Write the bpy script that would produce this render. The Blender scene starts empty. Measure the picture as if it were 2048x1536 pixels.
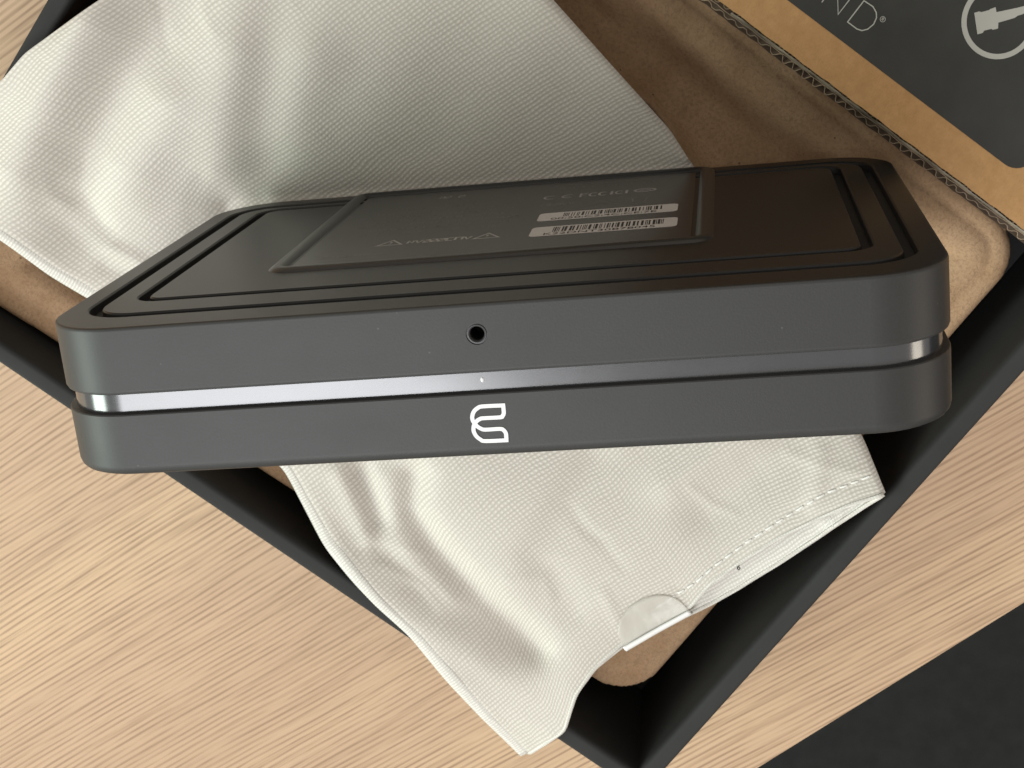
import bpy, bmesh, math, random
import numpy as np
from mathutils import Matrix, Vector
random.seed(7); rng = np.random.default_rng(7)
S = bpy.context.scene
COL = S.collection

# ---------------------------------------------------------------- camera
cam = bpy.data.cameras.new('camera'); co = bpy.data.objects.new('camera', cam); COL.objects.link(co)
RIGHT_AX = (0.989281548, -0.104962664, -0.101512845)
DOWN_AX = (-0.065717407, -0.940851676, 0.332384336)
FWD_AX = (-0.130396476, -0.322150529, -0.937665077)
M = Matrix.Identity(4)
for i in range(3):
    M[i][0] = RIGHT_AX[i]; M[i][1] = -DOWN_AX[i]; M[i][2] = -FWD_AX[i]
M[0][3], M[1][3], M[2][3] = 0.056023, 0.120388, 0.569748
co.matrix_world = M
cam.lens = 56.25; cam.sensor_width = 36.0
cam.clip_start = 0.02; cam.clip_end = 50
cam.dof.use_dof = True; cam.dof.focus_distance = 0.40; cam.dof.aperture_fstop = 85
S.camera = co

# ---------------------------------------------------------------- light
W = bpy.data.worlds.new('World'); S.world = W; W.use_nodes = True
bg = W.node_tree.nodes['Background']
bg.inputs[0].default_value = (0.84, 0.79, 0.73, 1); bg.inputs[1].default_value = 0.60

def area(name, loc, target, sx, sy, power, color):
    l = bpy.data.lights.new(name, 'AREA'); l.shape = 'RECTANGLE'; l.size = sx; l.size_y = sy
    l.energy = power; l.color = color
    o = bpy.data.objects.new(name, l); COL.objects.link(o)
    o.location = loc
    d = Vector(target) - Vector(loc)
    o.rotation_euler = d.to_track_quat('-Z', 'Y').to_euler()
    return o
# a window on the left with three panes, daylight
for k, dy in enumerate((-0.36, 0.0, 0.36)):
    area('window_light', (-2.9 + 0.20*k, -0.82 + dy*1.9, 1.30), (0, 0, 0.1), 0.60, 1.2, 22.0, (0.87, 1.0, 0.92))
# broad cool light from above and in front of the table (second window / ceiling glow)
area('ceiling_light', (-0.90, -1.15, 2.70), (0.0, -0.03, 0.1), 1.80, 1.35, 52.0, (0.95, 0.965, 1.0))

# small warm fill added on the right for corner reflections and table brightness
area('side_fill', (2.4, -0.9, 0.75), (0, 0, 0.1), 0.55, 0.8, 9.0, (1.0, 0.90, 0.76))

S.view_settings.view_transform = 'Standard'
S.view_settings.look = 'None'
S.view_settings.exposure = 0.0
S.view_settings.gamma = 1.0
S.cycles.max_bounces = 8

# ---------------------------------------------------------------- helpers
def link(name, me, mat=None, parent=None):
    o = bpy.data.objects.new(name, me); COL.objects.link(o)
    if mat and not me.materials: me.materials.append(mat)
    if parent: o.parent = parent
    return o

def mesh(name, verts, faces, smooth=True, angle=35):
    me = bpy.data.meshes.new(name)
    me.from_pydata([tuple(map(float, v)) for v in verts], [], [tuple(map(int, f)) for f in faces])
    me.update()
    if smooth:
        me.polygons.foreach_set('use_smooth', [True]*len(me.polygons))
        if angle: me.set_sharp_from_angle(angle=math.radians(angle))
    return me

def fix_normals(me):
    bm = bmesh.new(); bm.from_mesh(me); bmesh.ops.recalc_face_normals(bm, faces=bm.faces); bm.to_mesh(me); bm.free()

def tag(o, label, cat, group=None, kind=None):
    o['label'] = label; o['category'] = cat
    if group: o['group'] = group
    if kind: o['kind'] = kind

def empty(name, loc=(0, 0, 0), rot=None):
    o = bpy.data.objects.new(name, None); COL.objects.link(o)
    o.empty_display_size = 0.02
    m = Matrix.Identity(4) if rot is None else rot.to_4x4()
    o.matrix_world = Matrix.Translation(loc) @ m
    return o

def rrect(x0, x1, y0, y1, R, n=8):
    pts = []
    for cx, cy, a0 in ((x1-R, y1-R, 0), (x0+R, y1-R, 90), (x0+R, y0+R, 180), (x1-R, y0+R, 270)):
        for k in range(n+1):
            a = math.radians(a0 + 90*k/n)
            pts.append((cx + R*math.cos(a), cy + R*math.sin(a)))
    return pts

def loft(loops, cap0=True, cap1=True):
    n = len(loops[0]); v = [p for l in loops for p in l]; f = []
    for i in range(len(loops)-1):
        for j in range(n):
            a, b = i*n+j, i*n+(j+1) % n
            f.append((a, b, b+n, a+n))
    if cap0: f.append(tuple(range(n))[::-1])
    if cap1: f.append(tuple((len(loops)-1)*n + j for j in range(n)))
    return v, f

def box_vf(x0, x1, y0, y1, z0, z1):
    v = [(x, y, z) for z in (z0, z1) for y in (y0, y1) for x in (x0, x1)]
    f = [(0, 2, 3, 1), (4, 5, 7, 6), (0, 1, 5, 4), (2, 6, 7, 3), (0, 4, 6, 2), (1, 3, 7, 5)]
    return v, f

def merge(parts):
    V, F = [], []
    for v, f in parts:
        o = len(V); V += list(v); F += [tuple(i+o for i in q) for q in f]
    return V, F

def stroke(pts, w, t, closed=False, frame=None):
    """flat ribbon of width w along 2-D pts, thickness t, in the frame (origin, ax, ay, n)"""
    P = [Vector(p) for p in pts]; n = len(P); L, Rr = [], []
    for i in range(n):
        a = P[i-1] if (closed or i > 0) else P[i]
        b = P[(i+1) % n] if (closed or i < n-1) else P[i]
        d1 = (P[i]-a); d2 = (b-P[i])
        d1 = d1.normalized() if d1.length > 1e-9 else d2.normalized()
        d2 = d2.normalized() if d2.length > 1e-9 else d1
        n1 = Vector((-d1.y, d1.x)); n2 = Vector((-d2.y, d2.x))
        m = (n1+n2); m = m.normalized() if m.length > 1e-6 else n1
        k = min(1/max(m.dot(n1), 0.35), 1.8)
        L.append(P[i]+m*w/2*k); Rr.append(P[i]-m*w/2*k)
    V, F = [], []
    for i in range(n):
        V += [(L[i].x, L[i].y, t), (Rr[i].x, Rr[i].y, t), (L[i].x, L[i].y, 0), (Rr[i].x, Rr[i].y, 0)]
    for i in range(n if closed else n-1):
        a, b = 4*i, 4*((i+1) % n)
        F += [(a, a+1, b+1, b), (a, b, b+2, a+2), (a+1, a+3, b+3, b+1)]
    return V, F

def place(VF, o, ax, ay, nn):
    V, F = VF; o, ax, ay, nn = map(Vector, (o, ax, ay, nn))
    return [tuple(o + ax*v[0] + ay*v[1] + nn*v[2]) for v in V], F

def tube(pts, r, n=8, closed=False):
    P = [Vector(p) for p in pts]; V, F = [], []
    up = Vector((0, 0, 1))
    for i, p in enumerate(P):
        d = (P[min(i+1, len(P)-1)] - P[max(i-1, 0)]).normalized()
        s = d.cross(up)
        s = s.normalized() if s.length > 1e-4 else Vector((1, 0, 0))
        u = s.cross(d)
        rr = r(i/(len(P)-1)) if callable(r) else (r if isinstance(r, tuple) else (r, r))
        for k in range(n):
            a = 2*math.pi*k/n
            V.append(p + s*math.cos(a)*rr[0] + u*math.sin(a)*rr[1])
    for i in range(len(P)-1):
        for k in range(n):
            a, b = i*n+k, i*n+(k+1) % n
            F.append((a, b, b+n, a+n))
    F.append(tuple(range(n))[::-1]); F.append(tuple((len(P)-1)*n+k for k in range(n)))
    return [tuple(v) for v in V], F

# ---------------------------------------------------------------- materials
def mat(name):
    m = bpy.data.materials.new(name); m.use_nodes = True
    nt = m.node_tree; b = nt.nodes['Principled BSDF']
    return m, nt, b
def N(nt, t, **kw):
    n = nt.nodes.new(t)
    for k, v in kw.items(): setattr(n, k, v)
    return n
def mth(nt, op, a, b=None, c=None):
    n = N(nt, 'ShaderNodeMath', operation=op)
    for i, x in enumerate((a, b, c)):
        if x is None: continue
        if isinstance(x, (int, float)): n.inputs[i].default_value = x
        else: nt.links.new(x, n.inputs[i])
    return n.outputs[0]
def ramp(nt, fac, stops):
    r = N(nt, 'ShaderNodeValToRGB')
    while len(r.color_ramp.elements) < len(stops): r.color_ramp.elements.new(0.5)
    for e, (p, c) in zip(r.color_ramp.elements, stops):
        e.position = p; e.color = (*c, 1) if len(c) == 3 else c
    nt.links.new(fac, r.inputs[0]); return r.outputs[0]
def noise(nt, vec, scale, detail=3, rough=0.55, dist=0.0):
    n = N(nt, 'ShaderNodeTexNoise'); n.inputs['Scale'].default_value = scale
    n.inputs['Detail'].default_value = detail; n.inputs['Roughness'].default_value = rough
    n.inputs['Distortion'].default_value = dist
    if vec is not None: nt.links.new(vec, n.inputs['Vector'])
    return n.outputs['Fac']
def mixc(nt, fac, a, b, blend='MIX'):
    n = N(nt, 'ShaderNodeMix', data_type='RGBA', blend_type=blend)
    for s, x in ((n.inputs[0], fac), (n.inputs[6], a), (n.inputs[7], b)):
        if isinstance(x, (int, float)): s.default_value = x
        elif isinstance(x, tuple): s.default_value = (*x, 1)
        else: nt.links.new(x, s)
    return n.outputs[2]
def bump(nt, b, h, strength, dist):
    n = N(nt, 'ShaderNodeBump'); n.inputs['Strength'].default_value = strength; n.inputs['Distance'].default_value = dist
    nt.links.new(h, n.inputs['Height']); nt.links.new(n.outputs[0], b.inputs['Normal']); return n
def coord(nt, kind='Object'): return N(nt, 'ShaderNodeTexCoord').outputs[kind]
def mapping(nt, vec, rot=(0, 0, 0), scale=(1, 1, 1)):
    m = N(nt, 'ShaderNodeMapping'); m.inputs['Rotation'].default_value = rot; m.inputs['Scale'].default_value = scale
    nt.links.new(vec, m.inputs['Vector']); return m.outputs[0]

def plain(name, color, rough=0.5, metal=0.0, spec=0.5, var=0.06, bscale=900, bst=0.0, coat=0.0):
    m, nt, b = mat(name)
    c = coord(nt); f = noise(nt, c, 60, 3)
    lo = tuple(x*(1-var) for x in color); hi = tuple(min(1, x*(1+var)) for x in color)
    nt.links.new(ramp(nt, f, [(0.3, lo), (0.7, hi)]), b.inputs['Base Color'])
    b.inputs['Roughness'].default_value = rough; b.inputs['Metallic'].default_value = metal
    b.inputs['Specular IOR Level'].default_value = spec; b.inputs['Coat Weight'].default_value = coat
    if bst: bump(nt, b, noise(nt, c, bscale, 2), bst, 0.0002)
    return m

# wood: fine broken pores streaks running along local X
def wood_mat():
    m, nt, b = mat('oak_veneer')
    c = coord(nt)
    c = mapping(nt, c, rot=(0, 0, math.radians(-28.5)))
    wob = noise(nt, mapping(nt, c, scale=(6, 20, 1)), 1, 2)
    sep = N(nt, 'ShaderNodeSeparateXYZ'); nt.links.new(c, sep.inputs[0])
    y = mth(nt, 'ADD', sep.outputs[1], mth(nt, 'MULTIPLY', wob, 0.005))
    cmb = N(nt, 'ShaderNodeCombineXYZ'); nt.links.new(sep.outputs[0], cmb.inputs[0]); nt.links.new(y, cmb.inputs[1])
    w = cmb.outputs[0]
    broad = noise(nt, mapping(nt, w, scale=(1.6, 55, 1)), 1, 2, 0.5)
    tone = noise(nt, mapping(nt, w, scale=(1.0, 16, 1)), 1, 2, 0.5)
    wander = noise(nt, mapping(nt, w, scale=(5, 45, 1)), 1, 2, 0.5)
    amp = noise(nt, mapping(nt, w, scale=(30, 420, 1)), 1, 2, 0.6)
    fine = noise(nt, mapping(nt, w, scale=(60, 1100, 1)), 1, 1, 0.5)
    line = mth(nt, 'SINE', mth(nt, 'ADD', mth(nt, 'MULTIPLY', y, 2*math.pi/0.0023), mth(nt, 'MULTIPLY', wander, 9.0)))
    sw = noise(nt, mapping(nt, w, scale=(13, 520, 1)), 1, 2, 0.5)
    base = mixc(nt, ramp(nt, tone, [(0.38, (0, 0, 0)), (0.62, (1, 1, 1))]), (0.60, 0.415, 0.27), (0.665, 0.472, 0.295))
    base = mixc(nt, mth(nt, 'MULTIPLY', ramp(nt, broad, [(0.45, (0, 0, 0)), (0.68, (1, 1, 1))]), 0.6), base, (0.53, 0.36, 0.235))
    lf = mth(nt, 'MULTIPLY', ramp(nt, mth(nt, 'ADD', 0.5, mth(nt, 'MULTIPLY', line, 0.5)), [(0.40, (0, 0, 0)), (0.95, (1, 1, 1))]), ramp(nt, amp, [(0.30, (0, 0, 0)), (0.60, (1, 1, 1))]))
    f1 = lf
    f2 = ramp(nt, sw, [(0.52, (0, 0, 0)), (0.70, (1, 1, 1))])
    base = mixc(nt, mth(nt, 'MULTIPLY', f1, 0.85), base, (0.33, 0.21, 0.13))
    base = mixc(nt, mth(nt, 'MULTIPLY', f2, 0.48), base, (0.37, 0.245, 0.15))
    base = mixc(nt, mth(nt, 'MULTIPLY', ramp(nt, fine, [(0.5, (0, 0, 0)), (0.75, (1, 1, 1))]), 0.18), base, (0.35, 0.23, 0.14))
    nt.links.new(base, b.inputs['Base Color'])
    b.inputs['Roughness'].default_value = 0.55; b.inputs['Specular IOR Level'].default_value = 0.3
    bump(nt, b, mth(nt, 'ADD', f1, f2), -0.25, 0.00012)
    return m

def pulp_mat():
    m, nt, b = mat('moulded_pulp')
    c = coord(nt)
    blot = noise(nt, c, 55, 4, 0.6); fib = noise(nt, c, 900, 4, 0.7, 0.6)
    f2 = noise(nt, mapping(nt, c, rot=(0, 0, 0.7), scale=(1, 3.2, 1)), 420, 3, 0.6, 1.0)
    base = mixc(nt, ramp(nt, blot, [(0.3, (0, 0, 0)), (0.72, (1, 1, 1))]), (0.41, 0.258, 0.145), (0.52, 0.35, 0.212))
    base = mixc(nt, mth(nt, 'MULTIPLY', ramp(nt, fib, [(0.46, (0, 0, 0)), (0.66, (1, 1, 1))]), 0.55), base, (0.25, 0.155, 0.09))
    sp = N(nt, 'ShaderNodeTexVoronoi'); sp.inputs['Scale'].default_value = 120; nt.links.new(c, sp.inputs['Vector'])
    base = mixc(nt, ramp(nt, sp.outputs['Distance'], [(0.035, (1, 1, 1)), (0.055, (0, 0, 0))]), base, (0.18, 0.115, 0.07))
    nt.links.new(base, b.inputs['Base Color']); b.inputs['Roughness'].default_value = 0.92
    b.inputs['Specular IOR Level'].default_value = 0.15
    h = mth(nt, 'ADD', mth(nt, 'MULTIPLY', fib, 0.6), mth(nt, 'ADD', mth(nt, 'MULTIPLY', f2, 0.5), mth(nt, 'MULTIPLY', blot, 1.6)))
    bump(nt, b, h, 0.5, 0.0008)
    return m

def kraft_mat():
    m, nt, b = mat('kraft_liner')
    c = coord(nt)
    a = noise(nt, c, 240, 4, 0.65); s = noise(nt, mapping(nt, c, scale=(1, 2.6, 1)), 900, 3, 0.6)
    base = mixc(nt, ramp(nt, a, [(0.3, (0, 0, 0)), (0.7, (1, 1, 1))]), (0.46, 0.265, 0.112), (0.55, 0.325, 0.145))
    base = mixc(nt, mth(nt, 'MULTIPLY', ramp(nt, s, [(0.5, (0, 0, 0)), (0.75, (1, 1, 1))]), 0.35), base, (0.33, 0.19, 0.085))
    nt.links.new(base, b.inputs['Base Color']); b.inputs['Roughness'].default_value = 0.8
    b.inputs['Specular IOR Level'].default_value = 0.2
    bump(nt, b, s, 0.25, 0.0002)
    return m

def cloth_mat(name, c_hi, c_lo, pu, pv, fine=False):
    m, nt, b = mat(name)
    uv = N(nt, 'ShaderNodeUVMap').outputs[0]
    nz = N(nt, 'ShaderNodeTexNoise'); nz.inputs['Scale'].default_value = 0.11; nz.inputs['Detail'].default_value = 2
    nt.links.new(uv, nz.inputs['Vector'])
    sep0 = N(nt, 'ShaderNodeSeparateXYZ'); nt.links.new(nz.outputs['Color'], sep0.inputs[0])
    sep = N(nt, 'ShaderNodeSeparateXYZ'); nt.links.new(uv, sep.inputs[0])
    u = mth(nt, 'ADD', sep.outputs[0], mth(nt, 'MULTIPLY', sep0.outputs[0], 2.4))
    v = mth(nt, 'ADD', sep.outputs[1], mth(nt, 'MULTIPLY', sep0.outputs[1], 2.4))
    su = mth(nt, 'SINE', mth(nt, 'MULTIPLY', u, 2*math.pi/pu))
    sv = mth(nt, 'SINE', mth(nt, 'MULTIPLY', v, 2*math.pi/pv))
    hu = mth(nt, 'ADD', 0.5, mth(nt, 'MULTIPLY', su, 0.5)); hv = mth(nt, 'ADD', 0.5, mth(nt, 'MULTIPLY', sv, 0.5))
    h = mth(nt, 'ADD', mth(nt, 'MULTIPLY', mth(nt, 'MULTIPLY', hu, hv), 0.65), mth(nt, 'MULTIPLY', hv, 0.35))
    fl = noise(nt, uv, 3.0, 2)
    h = mth(nt, 'ADD', h, mth(nt, 'MULTIPLY', fl, 0.25))
    slub = mth(nt, 'ADD', noise(nt, mapping(nt, uv, scale=(0.06, 0.9, 1)), 1, 2), noise(nt, mapping(nt, uv, scale=(0.9, 0.06, 1)), 1, 2))
    h = mth(nt, 'ADD', h, mth(nt, 'MULTIPLY', mth(nt, 'SUBTRACT', slub, 1.0), 0.32))
    col = ramp(nt, h, [(0.15, c_lo), (0.75, c_hi)])
    nt.links.new(col, b.inputs['Base Color'])
    b.inputs['Roughness'].default_value = 0.5; b.inputs['Specular IOR Level'].default_value = 0.45
    b.inputs['Sheen Weight'].default_value = 0.15
    bump(nt, b, h, 0.38 if not fine else 0.35, 0.0003)
    return m

WOOD = wood_mat(); PULP = pulp_mat(); KRAFT = kraft_mat()
CLOTH = cloth_mat('woven_cloth', (0.70, 0.655, 0.58), (0.51, 0.475, 0.41), 1.62, 1.62)
SEAM = cloth_mat('seam_cloth', (0.80, 0.775, 0.71), (0.60, 0.575, 0.51), 1.3, 1.6, True)
CARPET = plain('dark_carpet', (0.024, 0.025, 0.0245), 0.95, spec=0.1, var=0.10, bscale=700, bst=0.5)
BLACKCARD = plain('black_card', (0.027, 0.0272, 0.0262), 0.7, spec=0.3, var=0.08, bscale=1500, bst=0.1)
def shell_mat(name, color, r0, spec, gb=0.06):
    m, nt, b = mat(name); c = coord(nt)
    sm = noise(nt, mapping(nt, c, rot=(0.3, 0.2, 0.6), scale=(1, 1.6, 1)), 24, 4, 0.6)
    vo = N(nt, 'ShaderNodeTexVoronoi'); vo.inputs['Scale'].default_value = 170; nt.links.new(c, vo.inputs['Vector'])
    sepc = N(nt, 'ShaderNodeSeparateColor'); nt.links.new(vo.outputs['Color'], sepc.inputs[0])
    dust = mth(nt, 'MULTIPLY', ramp(nt, vo.outputs['Distance'], [(0.03, (1, 1, 1)), (0.055, (0, 0, 0))]), mth(nt, 'GREATER_THAN', sepc.outputs[0], 0.72))
    grain = noise(nt, c, 1800, 2)
    base = ramp(nt, grain, [(0.3, tuple(x*0.94 for x in color)), (0.7, tuple(x*1.06 for x in color))])
    base = mixc(nt, mth(nt, 'MULTIPLY', dust, 0.22), base, (0.22, 0.22, 0.21))
    nt.links.new(base, b.inputs['Base Color'])
    nt.links.new(mth(nt, 'ADD', r0-0.06, mth(nt, 'MULTIPLY', sm, 0.12)), b.inputs['Roughness'])
    b.inputs['Specular IOR Level'].default_value = spec
    if gb: bump(nt, b, grain, gb, 0.0002)
    return m
SHELL = shell_mat('matte_black_shell', (0.035, 0.0343, 0.033), 0.48, 0.42, 0.10)
SATIN = plain('satin_underside', (0.014, 0.0132, 0.0125), 0.38, spec=0.4, var=0.05, bscale=2600, bst=0.05)
GLOSS = plain('gloss_black', (0.012, 0.012, 0.013), 0.2, spec=0.6, var=0.05)
CHROME = shell_mat('mirror_band', (0.036, 0.038, 0.043), 0.17, 1.0, 0.0)
CHROME.node_tree.nodes['Principled BSDF'].inputs['IOR'].default_value = 1.62
WHITE = plain('white_print', (0.85, 0.85, 0.84), 0.5, var=0.02)
STICKER = plain('paper_sticker', (0.52, 0.485, 0.45), 0.6, var=0.04)
INK = plain('black_ink', (0.012, 0.012, 0.012), 0.6)
PRINT = plain('dark_print', (0.046, 0.047, 0.042), 0.6, spec=0.3, var=0.12, bscale=900, bst=0.15)
GREYPRINT = plain('grey_print', (0.47, 0.47, 0.42), 0.7, var=0.05)
FAINT = plain('faint_print', (0.29, 0.265, 0.245), 0.36, var=0.1)
FAINTER = plain('fainter_print', (0.12, 0.112, 0.10), 0.36, var=0.1)
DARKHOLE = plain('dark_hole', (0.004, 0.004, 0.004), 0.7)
THREAD = plain('white_thread', (0.80, 0.79, 0.74), 0.7)
TORN = plain('torn_paper', (0.30, 0.26, 0.19), 0.35, var=0.6)
FLUTE_SHADE = plain('shaded_flute_paper', (0.085, 0.056, 0.034), 0.85, var=0.2)  # paper coloured darker to stand for shade inside the corrugation
FLEDGE = plain('flute_edge_paper', (0.40, 0.30, 0.20), 0.8, var=0.25)

# ---------------------------------------------------------------- floor and table
def floor_mesh():
    v, f = box_vf(-4, 4, -4, 4, -0.76, -0.74); return mesh('floor', v, f, False)
fl = link('floor', floor_mesh(), CARPET); fl['kind'] = 'structure'
# table edge passes (0.0627,-0.2477) with direction 33.4 deg; the top lies on its left
ta = math.radians(33.4); td = Vector((math.cos(ta), math.sin(ta))); tn = Vector((-td.y, td.x))
te = Vector((0.0627, -0.2477))
def table_mesh():
    prof = [(0.004, 0.0), (0.0012, -0.0012), (0.0, -0.004), (0.0, -0.024), (0.0012, -0.0268), (0.004, -0.028)]
    loops = []
    for s in (-1.0, 0.75):
        pts = [te + td*s + tn*p for p, z in prof]
        loop = [(q.x, q.y, z) for q, (p, z) in zip(pts, prof)]
        far = te + td*s + tn*0.85
        loop += [(far.x, far.y, -0.028), (far.x, far.y, 0.0)]
        loops.append(loop)
    v, f = loft(loops); me = mesh('wooden_table', v, f, True, 40); fix_normals(me); return me
tb = link('wooden_table', table_mesh(), WOOD)
tag(tb, 'pale oak veneer table top with fine brown grain under the black box', 'table')

# ---------------------------------------------------------------- black box
CB = Vector((0.016314, -0.217770)); ba = math.radians(48.7)
E1 = Vector((math.cos(ba), math.sin(ba))); E2 = Vector((-math.sin(ba), math.cos(ba)))
BW, BL, BH = 0.262, 0.3263, 0.062
ROTB = Matrix.Rotation(ba, 3, 'Z')
def wl(x, y):
    d = np.stack([np.asarray(x) - CB.x, np.asarray(y) - CB.y]); return d[0]*E1.x + d[1]*E1.y, d[0]*E2.x + d[1]*E2.y
def box_body():
    prof = []
    def L(ins, z, R): prof.append([(x, y, z) for x, y in rrect(ins, BW-ins, ins, BL-ins, max(R-ins, 0.0006), 5)])
    R = 0.003
    L(0.0, 0.0, R); L(0, 0.058, R); L(0, 0.0595, R); L(0.0001, BH-0.0012, R); L(0.0005, BH-0.0003, R); L(0.0011, BH, R); L(0.0015, BH, R); L(0.0050, BH, R+0.002)
    L(0.0059, BH-0.00025, R+0.003); L(0.0065, BH-0.0008, R+0.003); L(0.0069, BH-0.0017, R+0.004); L(0.0071, BH-0.0028, R+0.004); L(0.0071, BH-0.0040, R+0.004); L(0.0075, 0.003, R+0.004)
    v, f = loft(prof, True, True)
    me = mesh('box_wall', v, f, True, 50); fix_normals(me); return me
bx = empty('gift_box', (CB.x, CB.y, 0.0005), ROTB)
tag(bx, 'open black rigid box with thick rim standing on the wooden table', 'box')
link('box_wall', box_body(), BLACKCARD, bx)
v, f = box_vf(0.008, BW-0.008, 0.008, BL-0.008, 0.0032, 0.0045)
link('base_lining', mesh('base_lining', v, f, False), BLACKCARD, bx)

# ---------------------------------------------------------------- moulded pulp tray (box coordinates, metres)
PC = np.array([(0.0175, 0.0185), (0.2400, 0.0185), (0.2480, 0.3120), (0.0080, 0.3120)])
def pulp_sdf(w, l, R=0.017):
    d = np.full(np.shape(w), -1e9)
    n = len(PC)
    # inset polygon by R then grow back -> rounded corners
    ds = []
    for i in range(n):
        a, b = PC[i], PC[(i+1) % n]; e = (b-a)/np.hypot(*(b-a)); nn = np.array([e[1], -e[0]])   # outward for ccw
        ds.append((w-a[0])*nn[0] + (l-a[1])*nn[1] + R)
    ds = np.stack(ds)
    # corner rounding: combine neighbouring positive distances
    best = ds.max(0)
    for i in range(n):
        p, q = np.maximum(ds[i], 0), np.maximum(ds[(i+1) % n], 0)
        best = np.maximum(best, np.where((p > 0) & (q > 0), np.hypot(p, q), -1e9))
    return best - R
def smooth01(x): x = np.clip(x, 0, 1); return x*x*(3-2*x)
def smooth_field(seed, cell, n=60):
    g = np.random.default_rng(seed).normal(0, 1, (n, n))
    def f(w, l):
        a, b = np.clip(np.asarray(w)/cell+3, 0, n-2.001), np.clip(np.asarray(l)/cell+3, 0, n-2.001)
        i, j = a.astype(int), b.astype(int); u, v = smooth01(a-i), smooth01(b-j)
        return (1-u)*(1-v)*g[i, j]+u*(1-v)*g[i+1, j]+(1-u)*v*g[i, j+1]+u*v*g[i+1, j+1]
    return f
SF1, SF2 = smooth_field(1, 0.013), smooth_field(2, 0.006)
def pulp_z(w, l):
    d = -pulp_sdf(w, l)*1000
    top = 40.0 + 6.0*np.clip(l/0.29, 0, 1)*np.clip(1-w/0.16, 0, 1)
    z = top - 3.2*(1-np.sqrt(np.clip(1-(1-np.clip(d/3.2, 0, 1))**2, 0, 1)))
    z = z - 0.9*np.exp(-((d-7.0)/0.9)**2)
    z = z + 0.35*np.exp(-((d-12.0)/2.6)**2)
    z = z - 11.0*smooth01((d-15)/15)
    # raised middle block with rounded, irregular edges
    W_, L_ = w*1000, l*1000
    edge = np.minimum(np.minimum(W_-62, 203-W_ + 4*np.sin(L_/21)), np.minimum(L_-52, 262-L_))
    notch = np.hypot(np.maximum(W_-186, 0)*1.0, (L_-150)*0.8)      # recess beside the block
    edge = np.minimum(edge, notch-11)
    z = z + 12.0*smooth01(edge/9)
    # corner dimples
    z = z - 1.0*np.exp(-(((W_-216)/8)**2 + ((L_-36)/9)**2))
    z = z + 0.8*np.exp(-(((W_-226)/7)**2 + ((L_-60)/16)**2))
    z = z + 0.15*np.sin(W_/7.3+1.3*np.sin(L_/11)) + 0.15*np.sin(L_/8.1+W_/19)
    z = z + (0.22*SF1(w, l)+0.03*SF2(w, l))*smooth01((d-1)/5)
    return z/1000
def pulp_mesh():
    st = 0.0013
    w = np.arange(0.0, 0.256, st); l = np.arange(0.010, 0.318, st)
    Wg, Lg = np.meshgrid(w, l, indexing='ij'); sd = pulp_sdf(Wg, Lg)
    outm = sd > 0
    h = 1e-5
    gx = (pulp_sdf(Wg+h, Lg)-pulp_sdf(Wg-h, Lg))/(2*h); gy = (pulp_sdf(Wg, Lg+h)-pulp_sdf(Wg, Lg-h))/(2*h)
    W2 = np.where(outm, Wg - sd*gx, Wg); L2 = np.where(outm, Lg - sd*gy, Lg)
    Z = pulp_z(W2, L2)
    nw, nl = Wg.shape; idx = -np.ones(Wg.shape, int); V = []; F = []
    near = sd < st*1.5
    for i in range(nw-1):
        for j in range(nl-1):
            q = ((i, j), (i+1, j), (i+1, j+1), (i, j+1))
            if all(outm[a] for a in q): continue
            f = []
            for a in q:
                if idx[a] < 0: idx[a] = len(V); V.append((W2[a], L2[a], Z[a]))
                f.append(idx[a])
            F.append(f)
    me = mesh('pulp_tray', V, F, True, None)
    bm = bmesh.new(); bm.from_mesh(me)
    bmesh.ops.remove_doubles(bm, verts=bm.verts, dist=0.0002)
    be = [e for e in bm.edges if e.is_boundary]
    r = bmesh.ops.extrude_edge_only(bm, edges=be)
    for x in r['geom']:
        if isinstance(x, bmesh.types.BMVert): x.co.z = 0.0065
    bmesh.ops.recalc_face_normals(bm, faces=bm.faces)
    for f in bm.faces: f.smooth = True
    bm.to_mesh(me); bm.free()
    return me
pt = link('pulp_tray', pulp_mesh(), PULP); pt.matrix_world = Matrix.Translation((CB.x, CB.y, 0)) @ ROTB.to_4x4()
tag(pt, 'brown moulded paper pulp insert lying inside the black box', 'tray')

# ---------------------------------------------------------------- woven pouch
LEFT = [(-215.7, 37.0, 60.0), (-198.5, 27.7, 67.0), (-182.1, 11.8, 64.0), (-169.0, -2.6, 60.0), (-156.1, -13.7, 57.0), (-128.1, -49.1, 52.0), (-98.9, -82.2, 55.0), (-86.2, -110.4, 61.0), (-77.1, -122.7, 65.0), (-69.9, -132.2, 66.5), (-58.8, -144.9, 67.0), (-47.2, -163.0, 67.5), (-35.9, -181.5, 65.0), (-24.5, -199.9, 60.0)]
RIGHT = [(-37.1, 139.5, 64.0), (-13.6, 106.6, 62.0), (11.0, 70.6, 57.0), (31.4, 42.9, 54.0), (44.5, 25.1, 51.0), (50.2, 14.0, 50.0), (76.8, -35.4, 48.0), (95.0, -69.2, 52.0), (102.2, -84.6, 58.0), (107.6, -100.0, 67.0)]
CLOSED = [(-215.7, 37.0, 60.0), (-169.3, 62.7, 68.0), (-158.5, 71.3, 69.0), (-130.6, 85.4, 69.0), (-85.6, 111.2, 68.0), (-37.1, 139.5, 64.0)]
OPEN_T = [(-24.5, -199.9, 60.0), (-14.8, -190.9, 65.5), (-9.1, -186.4, 66.5), (-3.8, -172.2, 66.5), (3.2, -162.8, 65.0), (13.7, -154.4, 63.0), (26.6, -148.0, 62.0), (39.4, -141.4, 62.0), (47.0, -132.6, 62.0), (57.8, -124.9, 62.0), (71.9, -115.7, 63.0), (85.7, -108.8, 64.0), (95.8, -103.9, 65.5), (107.6, -100.0, 67.0)]
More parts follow.
